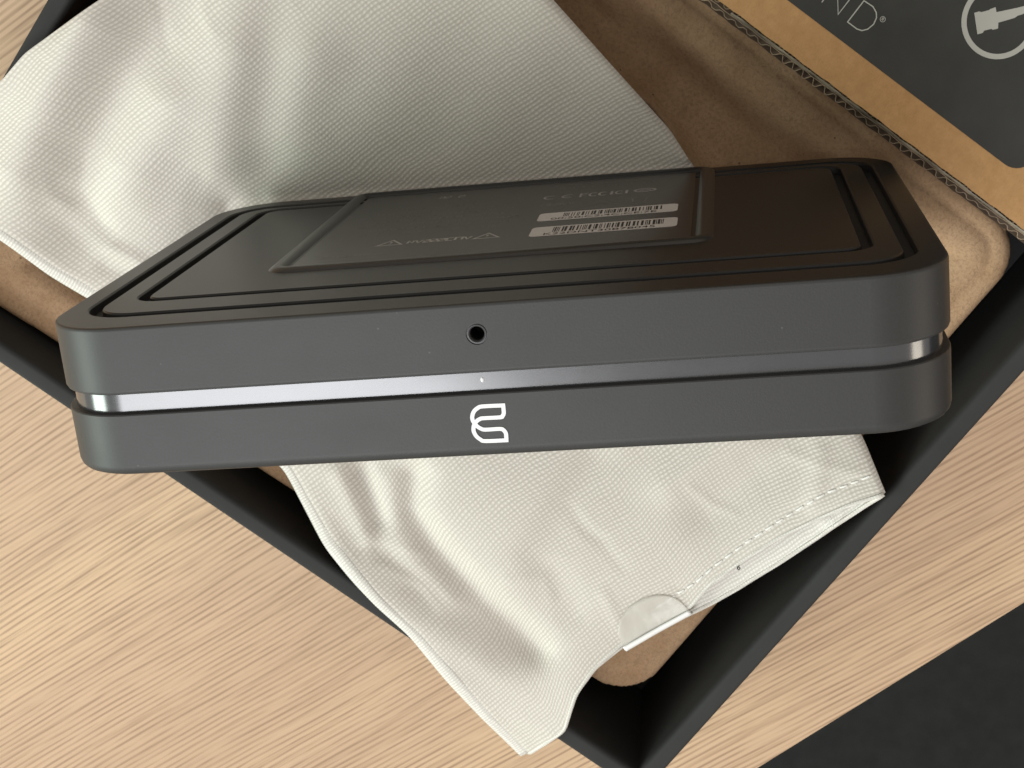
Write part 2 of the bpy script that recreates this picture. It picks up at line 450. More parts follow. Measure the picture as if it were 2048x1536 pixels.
OPEN_B = [(-24.7, -200.9, 59.0), (-15.0, -192.2, 64.5), (-9.3, -187.7, 65.3), (-3.8, -174.0, 64.0), (3.8, -164.9, 62.5), (14.4, -157.5, 60.0), (28.1, -151.7, 59.0), (40.0, -146.2, 58.5), (46.3, -143.3, 58.5), (57.2, -137.2, 59.0), (71.5, -128.2, 60.0), (85.4, -118.5, 62.0), (95.6, -110.5, 64.5), (107.8, -100.9, 66.5)]
RIDGES = [
  (5.5, 9, [(-140, 85), (-137.3, 78.5), (-169.3, 33.5)]),
  (-6.5, 10, [(-104, 90), (-114.9, 73.2), (-145.8, 36.6), (-155.4, 15.1)]),
  (3.5, 8, [(-119.0, 50.9), (-139.2, 25.8)]),
  (2.0, 7, [(-90.0, 62), (-96.1, 45.6), (-103.6, 20)]),
  (-2.4, 7.5, [(-70.0, 92.0), (-81.4, 63.7), (-92.9, 28.7), (-99, 8)]),
  (2.0, 8, [(-68.8, 59.3), (-78.8, 37.5)]),
  (-4.2, 11, [(-68, -80), (-66, -105), (-46, -132), (-28, -150)]),
  (-3.2, 4.0, [(-52.9, -87.6), (-54.9, -100.0), (-49.0, -113.9), (-31.7, -136.6), (-16, -155)]),
  (1.5, 4, [(-63.7, -87.9), (-62.7, -107.3), (-45.8, -131.9)]),
  (1.5, 3, [(-79.5, -85.0), (-72.6, -106.7)]),
  (-1.5, 3, [(-72.4, -85.5), (-67.6, -103.1)]),
  (-0.45, 1.3, [(101.0, -95.5), (86.3, -101.1), (72.3, -110.1), (61.7, -117.0), (49.2, -125.9), (41.8, -132.2), (27.1, -141.2)]),
  (0.9, 2.0, [(-146, 2), (-133, -8)]), (-0.9, 2.5, [(-150, -4), (-141, -9)]), (1.0, 3, [(-160, 18), (-150, 4)]),
  (1.0, 2.5, [(87.1, -87.3), (83.8, -104.6)]),
  (-1.6, 7, [(80, -84), (73.5, -91.0), (48, -106)]), (1.2, 5, [(60, -80), (36, -96)]), (-1.0, 5, [(10, -85), (-12, -118), (-2, -140)]),
]
NU, NV = 190, 310
def resample(P, n):
    P = np.array(P, float)/1000
    t = np.r_[0, np.cumsum(np.linalg.norm(np.diff(P, axis=0), axis=1))]; t /= t[-1]
    s = np.linspace(0, 1, n); out = np.stack([np.interp(s, t, P[:, k]) for k in range(3)], 1)
    k = max(3, n//30) | 1                                  # soften the corners of the polyline, ends kept
    ker = np.hanning(k+2)[1:-1]; ker /= ker.sum()
    for c in range(3):
        pad = np.r_[2*out[0, c]-out[k//2:0:-1, c], out[:, c], 2*out[-1, c]-out[-2:-k//2-1:-1, c]]
        sm = np.convolve(pad, ker, 'valid')
        if len(sm) == n: out[:, c] = sm
    return out
def seg_dist(x, y, pl):
    best = np.full(x.shape, 1e9)
    for (ax, ay), (bx_, by) in zip(pl[:-1], pl[1:]):
        dx, dy = bx_-ax, by-ay
        t = np.clip(((x-ax)*dx+(y-ay)*dy)/(dx*dx+dy*dy), 0, 1)
        best = np.minimum(best, np.hypot(x-ax-t*dx, y-ay-t*dy))
    return best
def coons(lc, rc, c0, c1):
    u = np.linspace(0, 1, NU)[:, None, None]; v = np.linspace(0, 1, NV)[None, :, None]
    A = (1-u)*lc[None] + u*rc[None]
    B = (1-v)*c0[:, None] + v*c1[:, None]
    Cc = (1-u)*(1-v)*c0[0] + u*(1-v)*c0[-1] + (1-u)*v*c1[0] + u*v*c1[-1]
    return A + B - Cc
def base_z(x, y): return 0.0490 + 0.0173*x - 0.0447*(y+0.0073) - 0.0004      # plane of the device's lower edge
LC, RC = resample(LEFT, NV), resample(RIGHT, NV)
C0, CT, CBk = resample(CLOSED, NU), resample(OPEN_T, NU), resample(OPEN_B, NU)
G = coons(LC, RC, C0, CT)
def relax(G):
    x, y, z = G[..., 0], G[..., 1], G[..., 2].copy()
    w, l = wl(x, y)
    sd = pulp_sdf(w, l)
    lo = np.where(sd < 0, pulp_z(np.clip(w, 0, BW), np.clip(l, 0, BL)) + 0.003, 0.006)
    inside = (w > 0) & (w < BW) & (l > 0) & (l < BL)
    rimd = np.minimum(np.minimum(w, BW-w), np.minimum(l, BL-l))
    lo = np.where(inside & (rimd < 0.0075), BH+0.0032, lo)
    fixd = (np.abs(x-0.003) < 0.112) & (np.abs(y+0.0073) < 0.021)
    zb = base_z(x, y)
    free = np.ones(x.shape, bool); free[0] = free[-1] = False; free[:, 0] = free[:, -1] = False
    free &= ~fixd
    z[fixd] = zb[fixd]
    for it in range(2600):
        zn = z.copy()
        zn[1:-1, 1:-1] = 0.25*(z[2:, 1:-1]+z[:-2, 1:-1]+z[1:-1, 2:]+z[1:-1, :-2])
        zn = np.maximum(zn, lo)
        z = np.where(free, zn, z)
    for it in range(6):                                      # soften contact creases
        zn = z.copy(); zn[1:-1, 1:-1] = 0.25*(z[2:, 1:-1]+z[:-2, 1:-1]+z[1:-1, 2:]+z[1:-1, :-2])
        z = np.where(free, zn, z)
    return z, fixd, lo
Zr, FIX, LO = relax(G)
u_mm = np.linspace(0, 1, NU)[:, None]*185; v_mm = np.linspace(0, 1, NV)[None, :]*330
xm, ym = G[..., 0]*1000, G[..., 1]*1000
# fade of the folds near the standing device and the borders
dd = np.hypot(np.maximum(np.abs(xm-3)-112, 0), np.maximum(np.abs(ym+7.3)-21, 0))
fade = smooth01(dd/14) * smooth01(np.minimum(u_mm, 185-u_mm)/8+0.15) * smooth01(np.minimum(v_mm+6, 330-v_mm)/10)
Rg = np.zeros_like(Zr)
for amp, sg, pl in RIDGES: Rg += amp*np.exp(-0.5*(seg_dist(xm, ym, pl)/sg)**2)
for k in range(26):
    cx, cy = rng.uniform(-200, 100), rng.uniform(-190, 120); an = rng.normal(-0.9, 0.5); ln = rng.uniform(8, 26)
    Rg += rng.uniform(-0.45, 0.45)*np.exp(-0.5*(seg_dist(xm, ym, [(cx-ln*math.cos(an), cy-ln*math.sin(an)), (cx+rng.normal(0, 3), cy+rng.normal(0, 3)), (cx+ln*math.cos(an), cy+ln*math.sin(an))])/rng.uniform(1.5, 3.2))**2)
for k in range(16):
    cx, cy = (rng.uniform(-190, -70), rng.uniform(-10, 95)) if k < 8 else (rng.uniform(-90, 90), rng.uniform(-185, -85)); an = rng.normal(-0.9, 0.7); ln = rng.uniform(5, 16)
    Rg += rng.choice((-1, 1))*rng.uniform(0.15, 0.38)*np.exp(-0.5*(seg_dist(xm, ym, [(cx-ln*math.cos(an), cy-ln*math.sin(an)), (cx+rng.normal(0, 2), cy+rng.normal(0, 2)), (cx+ln*math.cos(an), cy+ln*math.sin(an))])/rng.uniform(0.9, 1.5))**2)
Rg += 0.35*np.sin(xm/13+ym/29)*np.sin(ym/17-xm/41) + 0.2*np.sin(xm/7.1-ym/11.3)
wg, lg = wl(G[..., 0], G[..., 1])
rimg = np.minimum(np.minimum(wg, BW-wg), np.minimum(lg, BL-lg))
Rg = np.where(Rg < 0, Rg*smooth01((rimg-0.007)/0.016), Rg*(0.35+0.65*smooth01((rimg-0.004)/0.012)))
Zt = np.maximum(Zr + Rg*fade/1000, np.minimum(Zr, LO+0.0005))
for _ in range(2):
    Zn = Zt.copy(); Zn[1:-1, 1:-1] = 0.5*Zt[1:-1, 1:-1]+0.125*(Zt[2:, 1:-1]+Zt[:-2, 1:-1]+Zt[1:-1, 2:]+Zt[1:-1, :-2]); Zt = Zn
TOP = np.stack([G[..., 0], G[..., 1], Zt], -1)
edge_u = np.minimum(u_mm, 185-u_mm)+0*v_mm
round_ = 1.3*(1-np.sqrt(np.clip(1-(1-np.clip(edge_u/3.5, 0, 1))**2, 0, 1)))/1000
TOP[..., 2] -= round_
GB = coons(LC, RC, C0, CBk)
BACK = GB.copy()
thick = (0.5 + 1.2*smooth01(edge_u/10)*smooth01(v_mm/8) + 1.8*smooth01(edge_u/35)*smooth01((v_mm-300)/30))/1000
BACK[..., 2] = TOP[..., 2] - thick
blend = smooth01((v_mm-322)/8)
BACK[..., 2] = BACK[..., 2]*(1-0.5*blend*smooth01(edge_u/20)) + 0.5*blend*smooth01(edge_u/20)*np.minimum(BACK[..., 2], GB[..., 2])
def grid_mesh(name, Gd, v0=0):
    nu, nv = Gd.shape[:2]
    F = [(i*nv+j, (i+1)*nv+j, (i+1)*nv+j+1, i*nv+j+1) for i in range(nu-1) for j in range(nv-1)]
    me = mesh(name, Gd.reshape(-1, 3), F, True, None)
    uvl = me.uv_layers.new(name='UVMap')
    U = np.broadcast_to(np.linspace(0, 185, nu)[:, None], (nu, nv)).reshape(-1); Vv = np.broadcast_to(v0+np.linspace(0, 330, nv)[None, :]*1.0, (nu, nv)).reshape(-1)
    li = np.zeros(len(me.loops), int); me.loops.foreach_get('vertex_index', li)
    uvl.data.foreach_set('uv', np.stack([U[li], Vv[li]], 1).reshape(-1))
    return me
po = empty('cloth_pouch', (0, 0, 0.045)); PI_ = Matrix.Translation((0, 0, -0.045))
tag(po, 'off white woven drawer pouch spread across the black box under the device'.replace('drawer ', 'cloth '), 'pouch')
def pouch_part(name, me, m):
    o = link(name, me, m, po); o.matrix_parent_inverse = PI_; return o
pouch_part('front_layer', grid_mesh('front_layer', TOP), CLOTH)
bl_me = grid_mesh('back_layer', BACK); bl_me.materials.append(CLOTH); bl_me.materials.append(SEAM)
for p in bl_me.polygons:
    if p.index % (NV-1) > NV*0.955: p.material_index = 1  # paler cloth on the hem strip: brightness of its upturned face as colour
pouch_part('back_layer', bl_me, None)
def surf(x, y):
    d = (TOP[..., 0]-x)**2 + (TOP[..., 1]-y)**2
    k = np.argpartition(d.ravel(), 4)[:4]; ww = 1/(d.ravel()[k]+1e-9)
    return float((TOP[..., 2].ravel()[k]*ww).sum()/ww.sum())
# side seam: a flattened roll along the left edge
def seam_mesh():
    idx = list(range(0, NV, 2))
    P = [Vector((*(TOP[0, j, :2]*0.93 + TOP[3, j, :2]*0.07), TOP[0, j, 2]+0.0003)) for j in idx]
    wv = [0.0021 + 0.0004*math.sin(j*0.21) for j in idx]
    n = 10
    v, f = tube(P, lambda t: (0.0026+0.0003*math.sin(t*31)+0.0006*smooth01((t-0.85)/0.15), 0.0011), n)
    me = mesh('side_seam', v, f, True, None)
    uvl = me.uv_layers.new(name='UVMap')
    for lp in me.loops:
        i = lp.vertex_index
        uvl.data[lp.index].uv = ((i % n)*1.3, (i//n)*3.14)
    return me
pouch_part('side_seam', seam_mesh(), SEAM)
# hem edges: thin rolled lips of the two layers at the open end
def lip(name, row, r):
    P = [Vector(TOPB) for TOPB in row[::2]]
    v, f = tube(P, r, 8); me = mesh(name, v, f, True, None)
    uvl = me.uv_layers.new(name='UVMap')
    for lp in me.loops: uvl.data[lp.index].uv = ((lp.vertex_index//8)*2.4, (lp.vertex_index % 8)*0.8)
    return pouch_part(name, me, SEAM)
lip('front_hem', TOP[:, -1] + np.array([0, 0, -0.0002]), (0.0007, 0.0006))
lip('back_hem', BACK[:, -1] + np.array([0, 0, -0.0001]), (0.0008, 0.0006))
# stitches along the hem
SL = np.array([(103.5, -94.4), (101.0, -95.5), (86.3, -101.1), (72.3, -110.1), (61.7, -117.0), (49.2, -125.9), (41.8, -132.2), (27.1, -141.2)])/1000
tt = np.r_[0, np.cumsum(np.linalg.norm(np.diff(SL, axis=0), axis=1))]
def sl(t): return np.array([np.interp(t, tt, SL[:, 0]), np.interp(t, tt, SL[:, 1])])
st_me = None; t = 0.0006
while t < tt[-1]-0.004:
    Ls = 0.0030 + random.uniform(-0.0004, 0.0005)
    a, b = sl(t), sl(t+Ls); mid = (a+b)/2
    if st_me is None:
        v, f = tube([(-0.5, 0, -0.08), (-0.35, 0, 0.02), (0, 0, 0.05), (0.35, 0, 0.02), (0.5, 0, -0.08)], (0.075, 0.05), 6)
        st_me = mesh('stitch', v, f, True, None); st_me.materials.append(THREAD)
    o = link('stitch', st_me, None, po); o.matrix_parent_inverse = PI_
    za, zb_ = surf(*a), surf(*b)
    d = Vector((b[0]-a[0], b[1]-a[1], zb_-za))
    o.matrix_world = Matrix.Identity(4)
    o.location = (mid[0]+random.uniform(-1, 1)*0.0001, mid[1], (za+zb_)/2+0.00012)
    o.rotation_euler = (0, -math.atan2(d.z, math.hypot(d.x, d.y)), math.atan2(d.y, d.x)+random.uniform(-0.06, 0.06))
    o.scale = (Ls, 0.0050, 0.0022)
    t += Ls + 0.0013
# clear seal sticker folded over the opening
def seal():
    A = Vector((0.0150, -0.1553)); B = Vector((0.0392, -0.1424)); mid = (A+B)/2; ax = (B-A).normalized(); ay = Vector((-ax.y, ax.x)); R = (B-A).length/2
    V, F = [], []; nr, na = 10, 28
    rows = []
    for i in range(nr+1):
        row = []
        for k in range(na+1):
            s = -1 + 2*k/na
            h = math.sqrt(max(0, 1-abs(s)**2.2))*R*0.92
            q = mid + ax*s*R + ay*(h*i/nr)
            row.append((q.x, q.y, surf(q.x, q.y)+0.0005))
        rows.append(row)
    fold = []
    for dy, dz in ((0.0006, 0.0004), (-0.0006, 0.0003), (-0.0014, -0.0003), (-0.0019, -0.0014), (-0.0017, -0.0030)):
        fold.append([(p[0]+ay.x*dy, p[1]+ay.y*dy, p[2]+dz) for p in rows[0]])
    global FOLD; FOLD = np.array(fold[::-1])
    G2 = np.array(rows); nn_, m_ = G2.shape[:2]
    F = [(i*m_+j, i*m_+j+1, (i+1)*m_+j+1, (i+1)*m_+j) for i in range(nn_-1) for j in range(m_-1)]
    me = mesh('seal_sticker', G2.reshape(-1, 3), F, True, None); return me
m_, nt_, b_ = mat('clear_seal')
b_.inputs['Base Color'].default_value = (0.80, 0.765, 0.69, 1); b_.inputs['Roughness'].default_value = 0.2
b_.inputs['Alpha'].default_value = 0.45
bump(nt_, b_, noise(nt_, coord(nt_), 160, 2), 0.25, 0.001)
so = pouch_part('seal_sticker', seal(), m_)
sol = so.modifiers.new('solid', 'SOLIDIFY'); sol.thickness = 0.00005; sol.offset = 1
so['label'] = 'clear round seal folded over the edge'
_n, _m = FOLD.shape[:2]
me = mesh('folded_edge', FOLD.reshape(-1, 3), [(i*_m+j, i*_m+j+1, (i+1)*_m+j+1, (i+1)*_m+j) for i in range(_n-1) for j in range(_m-1)], True, None)
fe = link('folded_edge', me, plain('seal_fold', (0.86, 0.85, 0.82), 0.25), so)
fs = fe.modifiers.new('solid', 'SOLIDIFY'); fs.thickness = 0.0004; fs.offset = 1
# small ink mark and a loose thread at the hem
zi = surf(0.0570, -0.1268)+0.0002
v, f = merge([stroke([(0, 0.6), (0.1, -0.5)], 0.35, 0.05), stroke([(0.55, 0.9), (0.4, 0.2), (0.75, -0.1), (0.5, -0.6)], 0.3, 0.05), stroke([(0.1, -0.5), (0.5, -0.65)], 0.3, 0.05)])
v = [(0.0568+a*0.0012, -0.1268+b*0.0012, zi+c*0.001) for a, b, c in v]
pouch_part('ink_mark', mesh('ink_mark', v, f, False), INK)
zt = surf(0.0885, -0.1085)
v, f = tube([(0.0868, -0.1135, zt-0.0012), (0.0880, -0.1106, zt+0.0002), (0.0893, -0.1080, zt+0.0007), (0.0897, -0.1100, zt+0.0002), (0.0899, -0.1128, zt-0.0012)], (0.00022, 0.00022), 6)
pouch_part('loose_thread', mesh('loose_thread', v, f, True, None), THREAD)

# ---------------------------------------------------------------- cardboard carton panel
t12 = math.radians(12)
PO = Vector((*(CB + E1*0.2445), 0.0715))
AX = Vector((E1.x*math.cos(t12), E1.y*math.cos(t12), -math.sin(t12))); AY = Vector((E2.x, E2.y, 0)); AN = AX.cross(AY)
pm = Matrix((AX, AY, AN)).transposed()
pn = empty('cardboard_panel', PO, pm)
tag(pn, 'brown corrugated carton panel with dark grey print resting on the box rim', 'cardboard')
PLEN = 0.33; Y0, Y1 = -0.03, 0.36
def wavy(i, s): return 0.00009*math.sin(i*0.9+s)+0.0001*math.sin(i*2.3+s*3)
def sheet(name, x0, z, th, seed, m):
    n = 160; V, F = [], []
    for i in range(n+1):
        y = Y0 + (Y1-Y0)*i/n; x = x0 + wavy(i, seed)
        V += [(x, y, z-th), (x+0.00005, y, z), (PLEN, y, z), (PLEN, y, z-th)]
    for i in range(n):
        a, b = 4*i, 4*i+4
        F += [(a, b, b+1, a+1), (a+1, b+1, b+2, a+2), (a+2, b+2, b+3, a+3), (a+3, b+3, b, a)]
    F += [(0, 1, 2, 3), (4*n+3, 4*n+2, 4*n+1, 4*n)]
    me = mesh(name, V, F, False); fix_normals(me); return link(name, me, m, pn)
sheet('liner', 0.0, 0.0, 0.0004, 0.0, KRAFT)
sheet('liner', -0.0009, -0.0026, 0.0003, 1.7, FLUTE_SHADE)
sheet('liner', -0.0026, -0.0058, 0.0004, 3.1, FLUTE_SHADE)
def crush(y, ph): return 0.10+0.10*math.sin(y*130+ph)+0.14*max(0, math.sin(y*61+ph*2.3))
def fluting(z0, z1, x0, x1, pitch, ph):
    V, F = [], []; n = int((Y1-Y0)/pitch*8)
    for i in range(n+1):
        y = Y0+(Y1-Y0)*i/n; a = 2*math.pi*(y/pitch)+ph+0.9*math.sin(y*95+ph)+0.5*math.sin(y*310)
        s = 0.5+(0.5-crush(y, ph))*max(-1, min(1, 1.35*math.sin(a)))
        z = z0+(z1-z0)*s
        xx = x0+(x1-x0)*s+wavy(i, ph)*0.5
        V += [(xx, y, z), (0.05, y, z)]
    F = [(2*i, 2*i+2, 2*i+3, 2*i+1) for i in range(n)]
    me = mesh('fluting', V, F, True, None); o = link('fluting', me, FLUTE_SHADE, pn)
    so_ = o.modifiers.new('solid', 'SOLIDIFY'); so_.thickness = 0.00022; so_.offset = 0; return o
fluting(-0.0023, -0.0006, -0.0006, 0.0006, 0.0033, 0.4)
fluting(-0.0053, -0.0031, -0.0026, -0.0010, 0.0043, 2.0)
def flute_edge(z0, z1, x0, x1, pitch, ph, r):
    P = []; n = int((Y1-Y0)/pitch*8)
    for i in range(n+1):
        y = Y0+(Y1-Y0)*i/n; a = 2*math.pi*(y/pitch)+ph+0.9*math.sin(y*95+ph)+0.5*math.sin(y*310)
        q = 0.5+(0.5-crush(y, ph))*max(-1, min(1, 1.35*math.sin(a)))
        P.append((x0+(x1-x0)*q+wavy(i, ph)*0.5-0.0001, y, z0+(z1-z0)*q))
    v, f = tube(P, r, 5); link('flute_edge', mesh('flute_edge', v, f, True, None), FLEDGE, pn)
flute_edge(-0.0053, -0.0031, -0.0026, -0.0010, 0.0043, 2.0, 0.00013)
flute_edge(-0.0023, -0.0006, -0.0006, 0.0006, 0.0033, 0.4, 0.00010)
v, f = tube([(-0.0010+wavy(i, 1.7), Y0+(Y1-Y0)*i/160, -0.0026) for i in range(161)], 0.00013, 5)
link('liner_edge', mesh('liner_edge', v, f, True, None), FLEDGE, pn)
# a strip of torn, glossy liner crushed along the cut edge
def torn():
    V, F = [], []; n = 150
    for i in range(n+1):
        y = 0.030+0.118*i/n
        c = math.sin(i*0.37)+0.7*math.sin(i*0.91+1)
        x = -0.0005+0.00006*c; z = -0.0015+0.00035*math.sin(i*0.53)
        wv = 0.00022*abs(math.sin(i*0.23))+0.00012*abs(math.sin(i*1.7))+0.00008
        V += [(x-wv, y, z-0.0010), (x, y, z+0.0002*c), (x+wv, y, z+0.0003)]
    for i in range(n):
        a, b = 3*i, 3*i+3
        F += [(a, b, b+1, a+1), (a+1, b+1, b+2, a+2)]
    me = mesh('torn_liner', V, F, True, None); o = link('torn_liner', me, TORN, pn)
    s_ = o.modifiers.new('solid', 'SOLIDIFY'); s_.thickness = 0.00015; return o
torn()
# dark printed field with rounded corner
out = rrect(0.0122, 0.0122+0.26, 0.0455, 0.34, 0.0065, 8)
v, f = loft([[(x, y, 0.00003) for x, y in out], [(x, y, 0.00012) for x, y in out]])
me = mesh('printed_field', v, f, False); fix_normals(me)
pf = link('printed_field', me, PRINT, pn)
# letters: reading direction -y, up +x, baseline x = 17.7 mm
def glyph(name, strokes, w, m=GREYPRINT, t=0.00008):
    parts = [stroke([(x/1000, y/1000) for x, y in s], w/1000, t, cl) for s, cl in strokes]
    v, f = merge(parts); v = [(a, b, c+0.00014+0.00002*i/max(1, len(v))) for i, (a, b, c) in enumerate(v)]
    me = mesh(name, v, f, False); fix_normals(me)
    return link(name, me, m, pf)
glyph('letter', [([(17.7, 127.7), (25.6, 127.9), (17.8, 121.5), (25.6, 121.3)], False)], 0.34)
D = [(17.7, 117.8), (25.6, 117.6), (25.8, 114.3), (25.0, 112.4), (23.8, 111.4), (21.8, 110.95), (19.6, 111.5), (18.2, 112.7), (17.7, 114.3)]
glyph('letter', [(D, True)], 0.34)
rc = (24.6, 109.6)
glyph('registered_mark', [([(rc[0]+0.80*math.cos(a*math.pi/8), rc[1]+0.80*math.sin(a*math.pi/8)) for a in range(16)], True),
      ([(rc[0]-0.4, rc[1]+0.22), (rc[0]+0.4, rc[1]+0.22), (rc[0]+0.4, rc[1]-0.18), (rc[0]+0.05, rc[1]-0.2), (rc[0]+0.05, rc[1]+0.2)], False),
      ([(rc[0]+0.05, rc[1]), (rc[0]-0.4, rc[1]-0.25)], False)], 0.17)
RCX, RCY, RCR = 44.95, 80.51, 11.46
glyph('pictogram_ring', [([(RCX+(RCR-0.78)*math.cos(a*math.pi/32), RCY+(RCR-0.78)*math.sin(a*math.pi/32)) for a in range(64)], True)], 1.6)
PLUG = [(54.08, 88.11), (49.64, 83.34), (50.9, 82.29), (51.68, 82.37), (53.41, 80.89), (53.45, 80.38), (54.65, 79.28), (56.08, 80.33), (60.13, 77.13), (61.24, 76.76), (62.24, 75.94), (63.39, 75.38), (66.2, 72.6), (67.2, 73.0), (67.0, 74.6), (64.39, 77.13), (62.66, 78.61), (58.19, 82.73), (59.2, 83.89), (57.74, 84.87), (57.37, 84.93), (55.5, 86.48), (55.25, 87.17)]
v = [((x-11.7)/1000, y/1000, 0.00022) for x, y in PLUG] + [((x-11.7)/1000, y/1000, 0.00013) for x, y in PLUG]; n = len(PLUG)
f = [tuple(range(n))[::-1]] + [(i, (i+1) % n, n+(i+1) % n, n+i) for i in range(n)]
me = mesh('pictogram_plug', v, f, False); fix_normals(me)
link('pictogram_plug', me, GREYPRINT, pf)

# ---------------------------------------------------------------- the device
# local frame: x along its width, y towards the underside (label), z up to the front face at z = DD
DD, TT, HW = 0.1672, 0.01898, 0.110
RX = Vector((0.9998477, 0.0, 0.0)); 
a_, b2 = math.radians(-2.5), math.radians(-1.0)
ax_ = Vector((a_, b2, 0)); QM = Matrix.Rotation(ax_.length, 3, ax_.normalized())
base = QM @ Vector((0, 0, -DD)) + Vector((0, 0, 0.216))
dv = empty('electronic_device', base, QM)
tag(dv, 'flat dark grey electronic box standing on edge on the cloth pouch, underside label showing', 'electronic device')
def zl(z): return DD+z            # photo depth (negative) -> local z
def ring(ins, y, R=0.020, n=10):
    return [(x, y, z) for x, z in rrect(-HW+ins, HW-ins, ins, DD-ins, max(R-ins, 0.001), n)]
def rect(x0, x1, z0, z1, R, y, n=10):
    return [(x, y, z) for x, z in rrect(x0, x1, z0, z1, R, n)]
Ymid1, Ymid0 = 0.0019, -0.00295
# underside shell with two moulded grooves
loops = [ring(0.006, Ymid1), ring(0.0010, Ymid1), ring(0.0003, Ymid1+0.0003), ring(0.0, Ymid1+0.0009), ring(0.0, Ymid1+0.0012), ring(0.0, TT-0.0009), ring(0.0, TT-0.0006), ring(0.0002, TT-0.0002), ring(0.0006, TT), ring(0.0010, TT)]
def groove(x, zt, zb, R, wd, dep):
    h = wd/2
    L = []
    for s, y in ((h+0.0004, TT), (h, TT-0.0004), (h*0.8, TT-dep), (-h*0.8, TT-dep), (-h, TT-0.0004), (-h-0.0004, TT)):
        L.append(rect(-x-s, x+s, zl(zb)-s, zl(zt)+s, R+s, y))
    return L
g1 = groove(0.1020, -0.0132, -0.1575, 0.0125, 0.0034, 0.0024)
g2 = groove(0.0926, -0.0285, -0.1510, 0.0060, 0.0030, 0.0024)
v, f = loft(loops+g1+g2, True, True)
me = mesh('lower_shell', v, f, True, 32); fix_normals(me)
shell1 = link('bottom_shell', me, SHELL, dv)
me.materials.append(SATIN)
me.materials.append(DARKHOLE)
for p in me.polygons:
    if abs(p.center.y-(TT-0.0024)) < 0.0002 and len(p.vertices) == 4: p.material_index = 2; continue  # groove floors: shade inside the grooves put in as near-black colour
    if p.normal.y > 0.9 or (p.center.y > TT-0.002 and abs(p.center.x) < 0.1055 and p.center.z < zl(-0.011)): p.material_index = 1
# socket hole through the front face
HC = (-0.0002, 0.0116)
bm = bmesh.new(); bmesh.ops.create_cone(bm, cap_ends=True, segments=40, radius1=0.00262, radius2=0.00262, depth=0.016)
cm = bpy.data.meshes.new('cutter'); bm.to_mesh(cm); bm.free()
cut = bpy.data.objects.new('cutter', cm); COL.objects.link(cut)
cut.matrix_world = dv.matrix_world @ Matrix.Translation((HC[0], HC[1], DD-0.004))
bpy.context.view_layer.update()
bo = shell1.modifiers.new('hole', 'BOOLEAN'); bo.operation = 'DIFFERENCE'; bo.object = cut; bo.solver = 'EXACT'
dg = bpy.context.evaluated_depsgraph_get()
nm = bpy.data.meshes.new_from_object(shell1.evaluated_get(dg), depsgraph=dg)
shell1.modifiers.clear(); shell1.data = nm
bpy.data.objects.remove(cut)
# logo-side shell
loops = [ring(0.006, Ymid0), ring(0.0006, Ymid0), ring(0.0002, Ymid0-0.00012), ring(0.0, Ymid0-0.0004), ring(0.0, Ymid0-0.0008), ring(0.0001, -0.0162), ring(0.0001, -0.0166), ring(0.0004, -0.0178), ring(0.0010, -0.01855), ring(0.0019, -TT)]
v, f = loft(loops, True, True); me = mesh('top_shell', v, f, True, 32); fix_normals(me)
link('top_shell', me, SHELL, dv)
v, f = loft([ring(0.0018, Ymid0-0.0002), ring(0.0018, Ymid1+0.0002)], True, True)
me = mesh('mirror_band', v, f, True, 32); fix_normals(me)
link('mirror_band', me, CHROME, dv)
# socket
def lathe(prof, n=40):
    V = [(r*math.cos(2*math.pi*k/n), r*math.sin(2*math.pi*k/n), z) for r, z in prof for k in range(n)]
    F = [(i*n+k, i*n+(k+1) % n, (i+1)*n+(k+1) % n, (i+1)*n+k) for i in range(len(prof)-1) for k in range(n)]
    return V, F
v, f = lathe([(0.00262, -0.004), (0.00258, -0.0003), (0.00236, -0.0003), (0.00228, 0.00005), (0.00205, 0.00008), (0.0018, -0.0002), (0.00172, -0.0006), (0.00172, -0.0085), (0.0001, -0.0085)])
me = mesh('jack_socket', [(HC[0]+x, HC[1]+y, DD+z) for x, y, z in v], f, True, 40); fix_normals(me)
sk = link('jack_socket', me, plain('socket_plastic', (0.06, 0.06, 0.06), 0.4), dv)
v, f = lathe([(0.00168, -0.0012), (0.00168, -0.0080), (0.0001, -0.0080)])
me = mesh('contact', [(HC[0]+x, HC[1]+y, DD+z) for x, y, z in v], f, True, 40); fix_normals(me)
link('socket_bore', me, DARKHOLE, sk)
# sensor dot on the band
v, f = lathe([(0.0006, -0.0001), (0.0005, 0.00018), (0.0002, 0.0003), (0.00005, 0.0003)], 16)
me = mesh('sensor_lens', [(0.0*1+x*0.8-0.0004, -0.0001+y*1.2, DD-0.0018+z) for x, y, z in v], f, True, None); fix_normals(me)
link('sensor_lens', me, WHITE, dv)
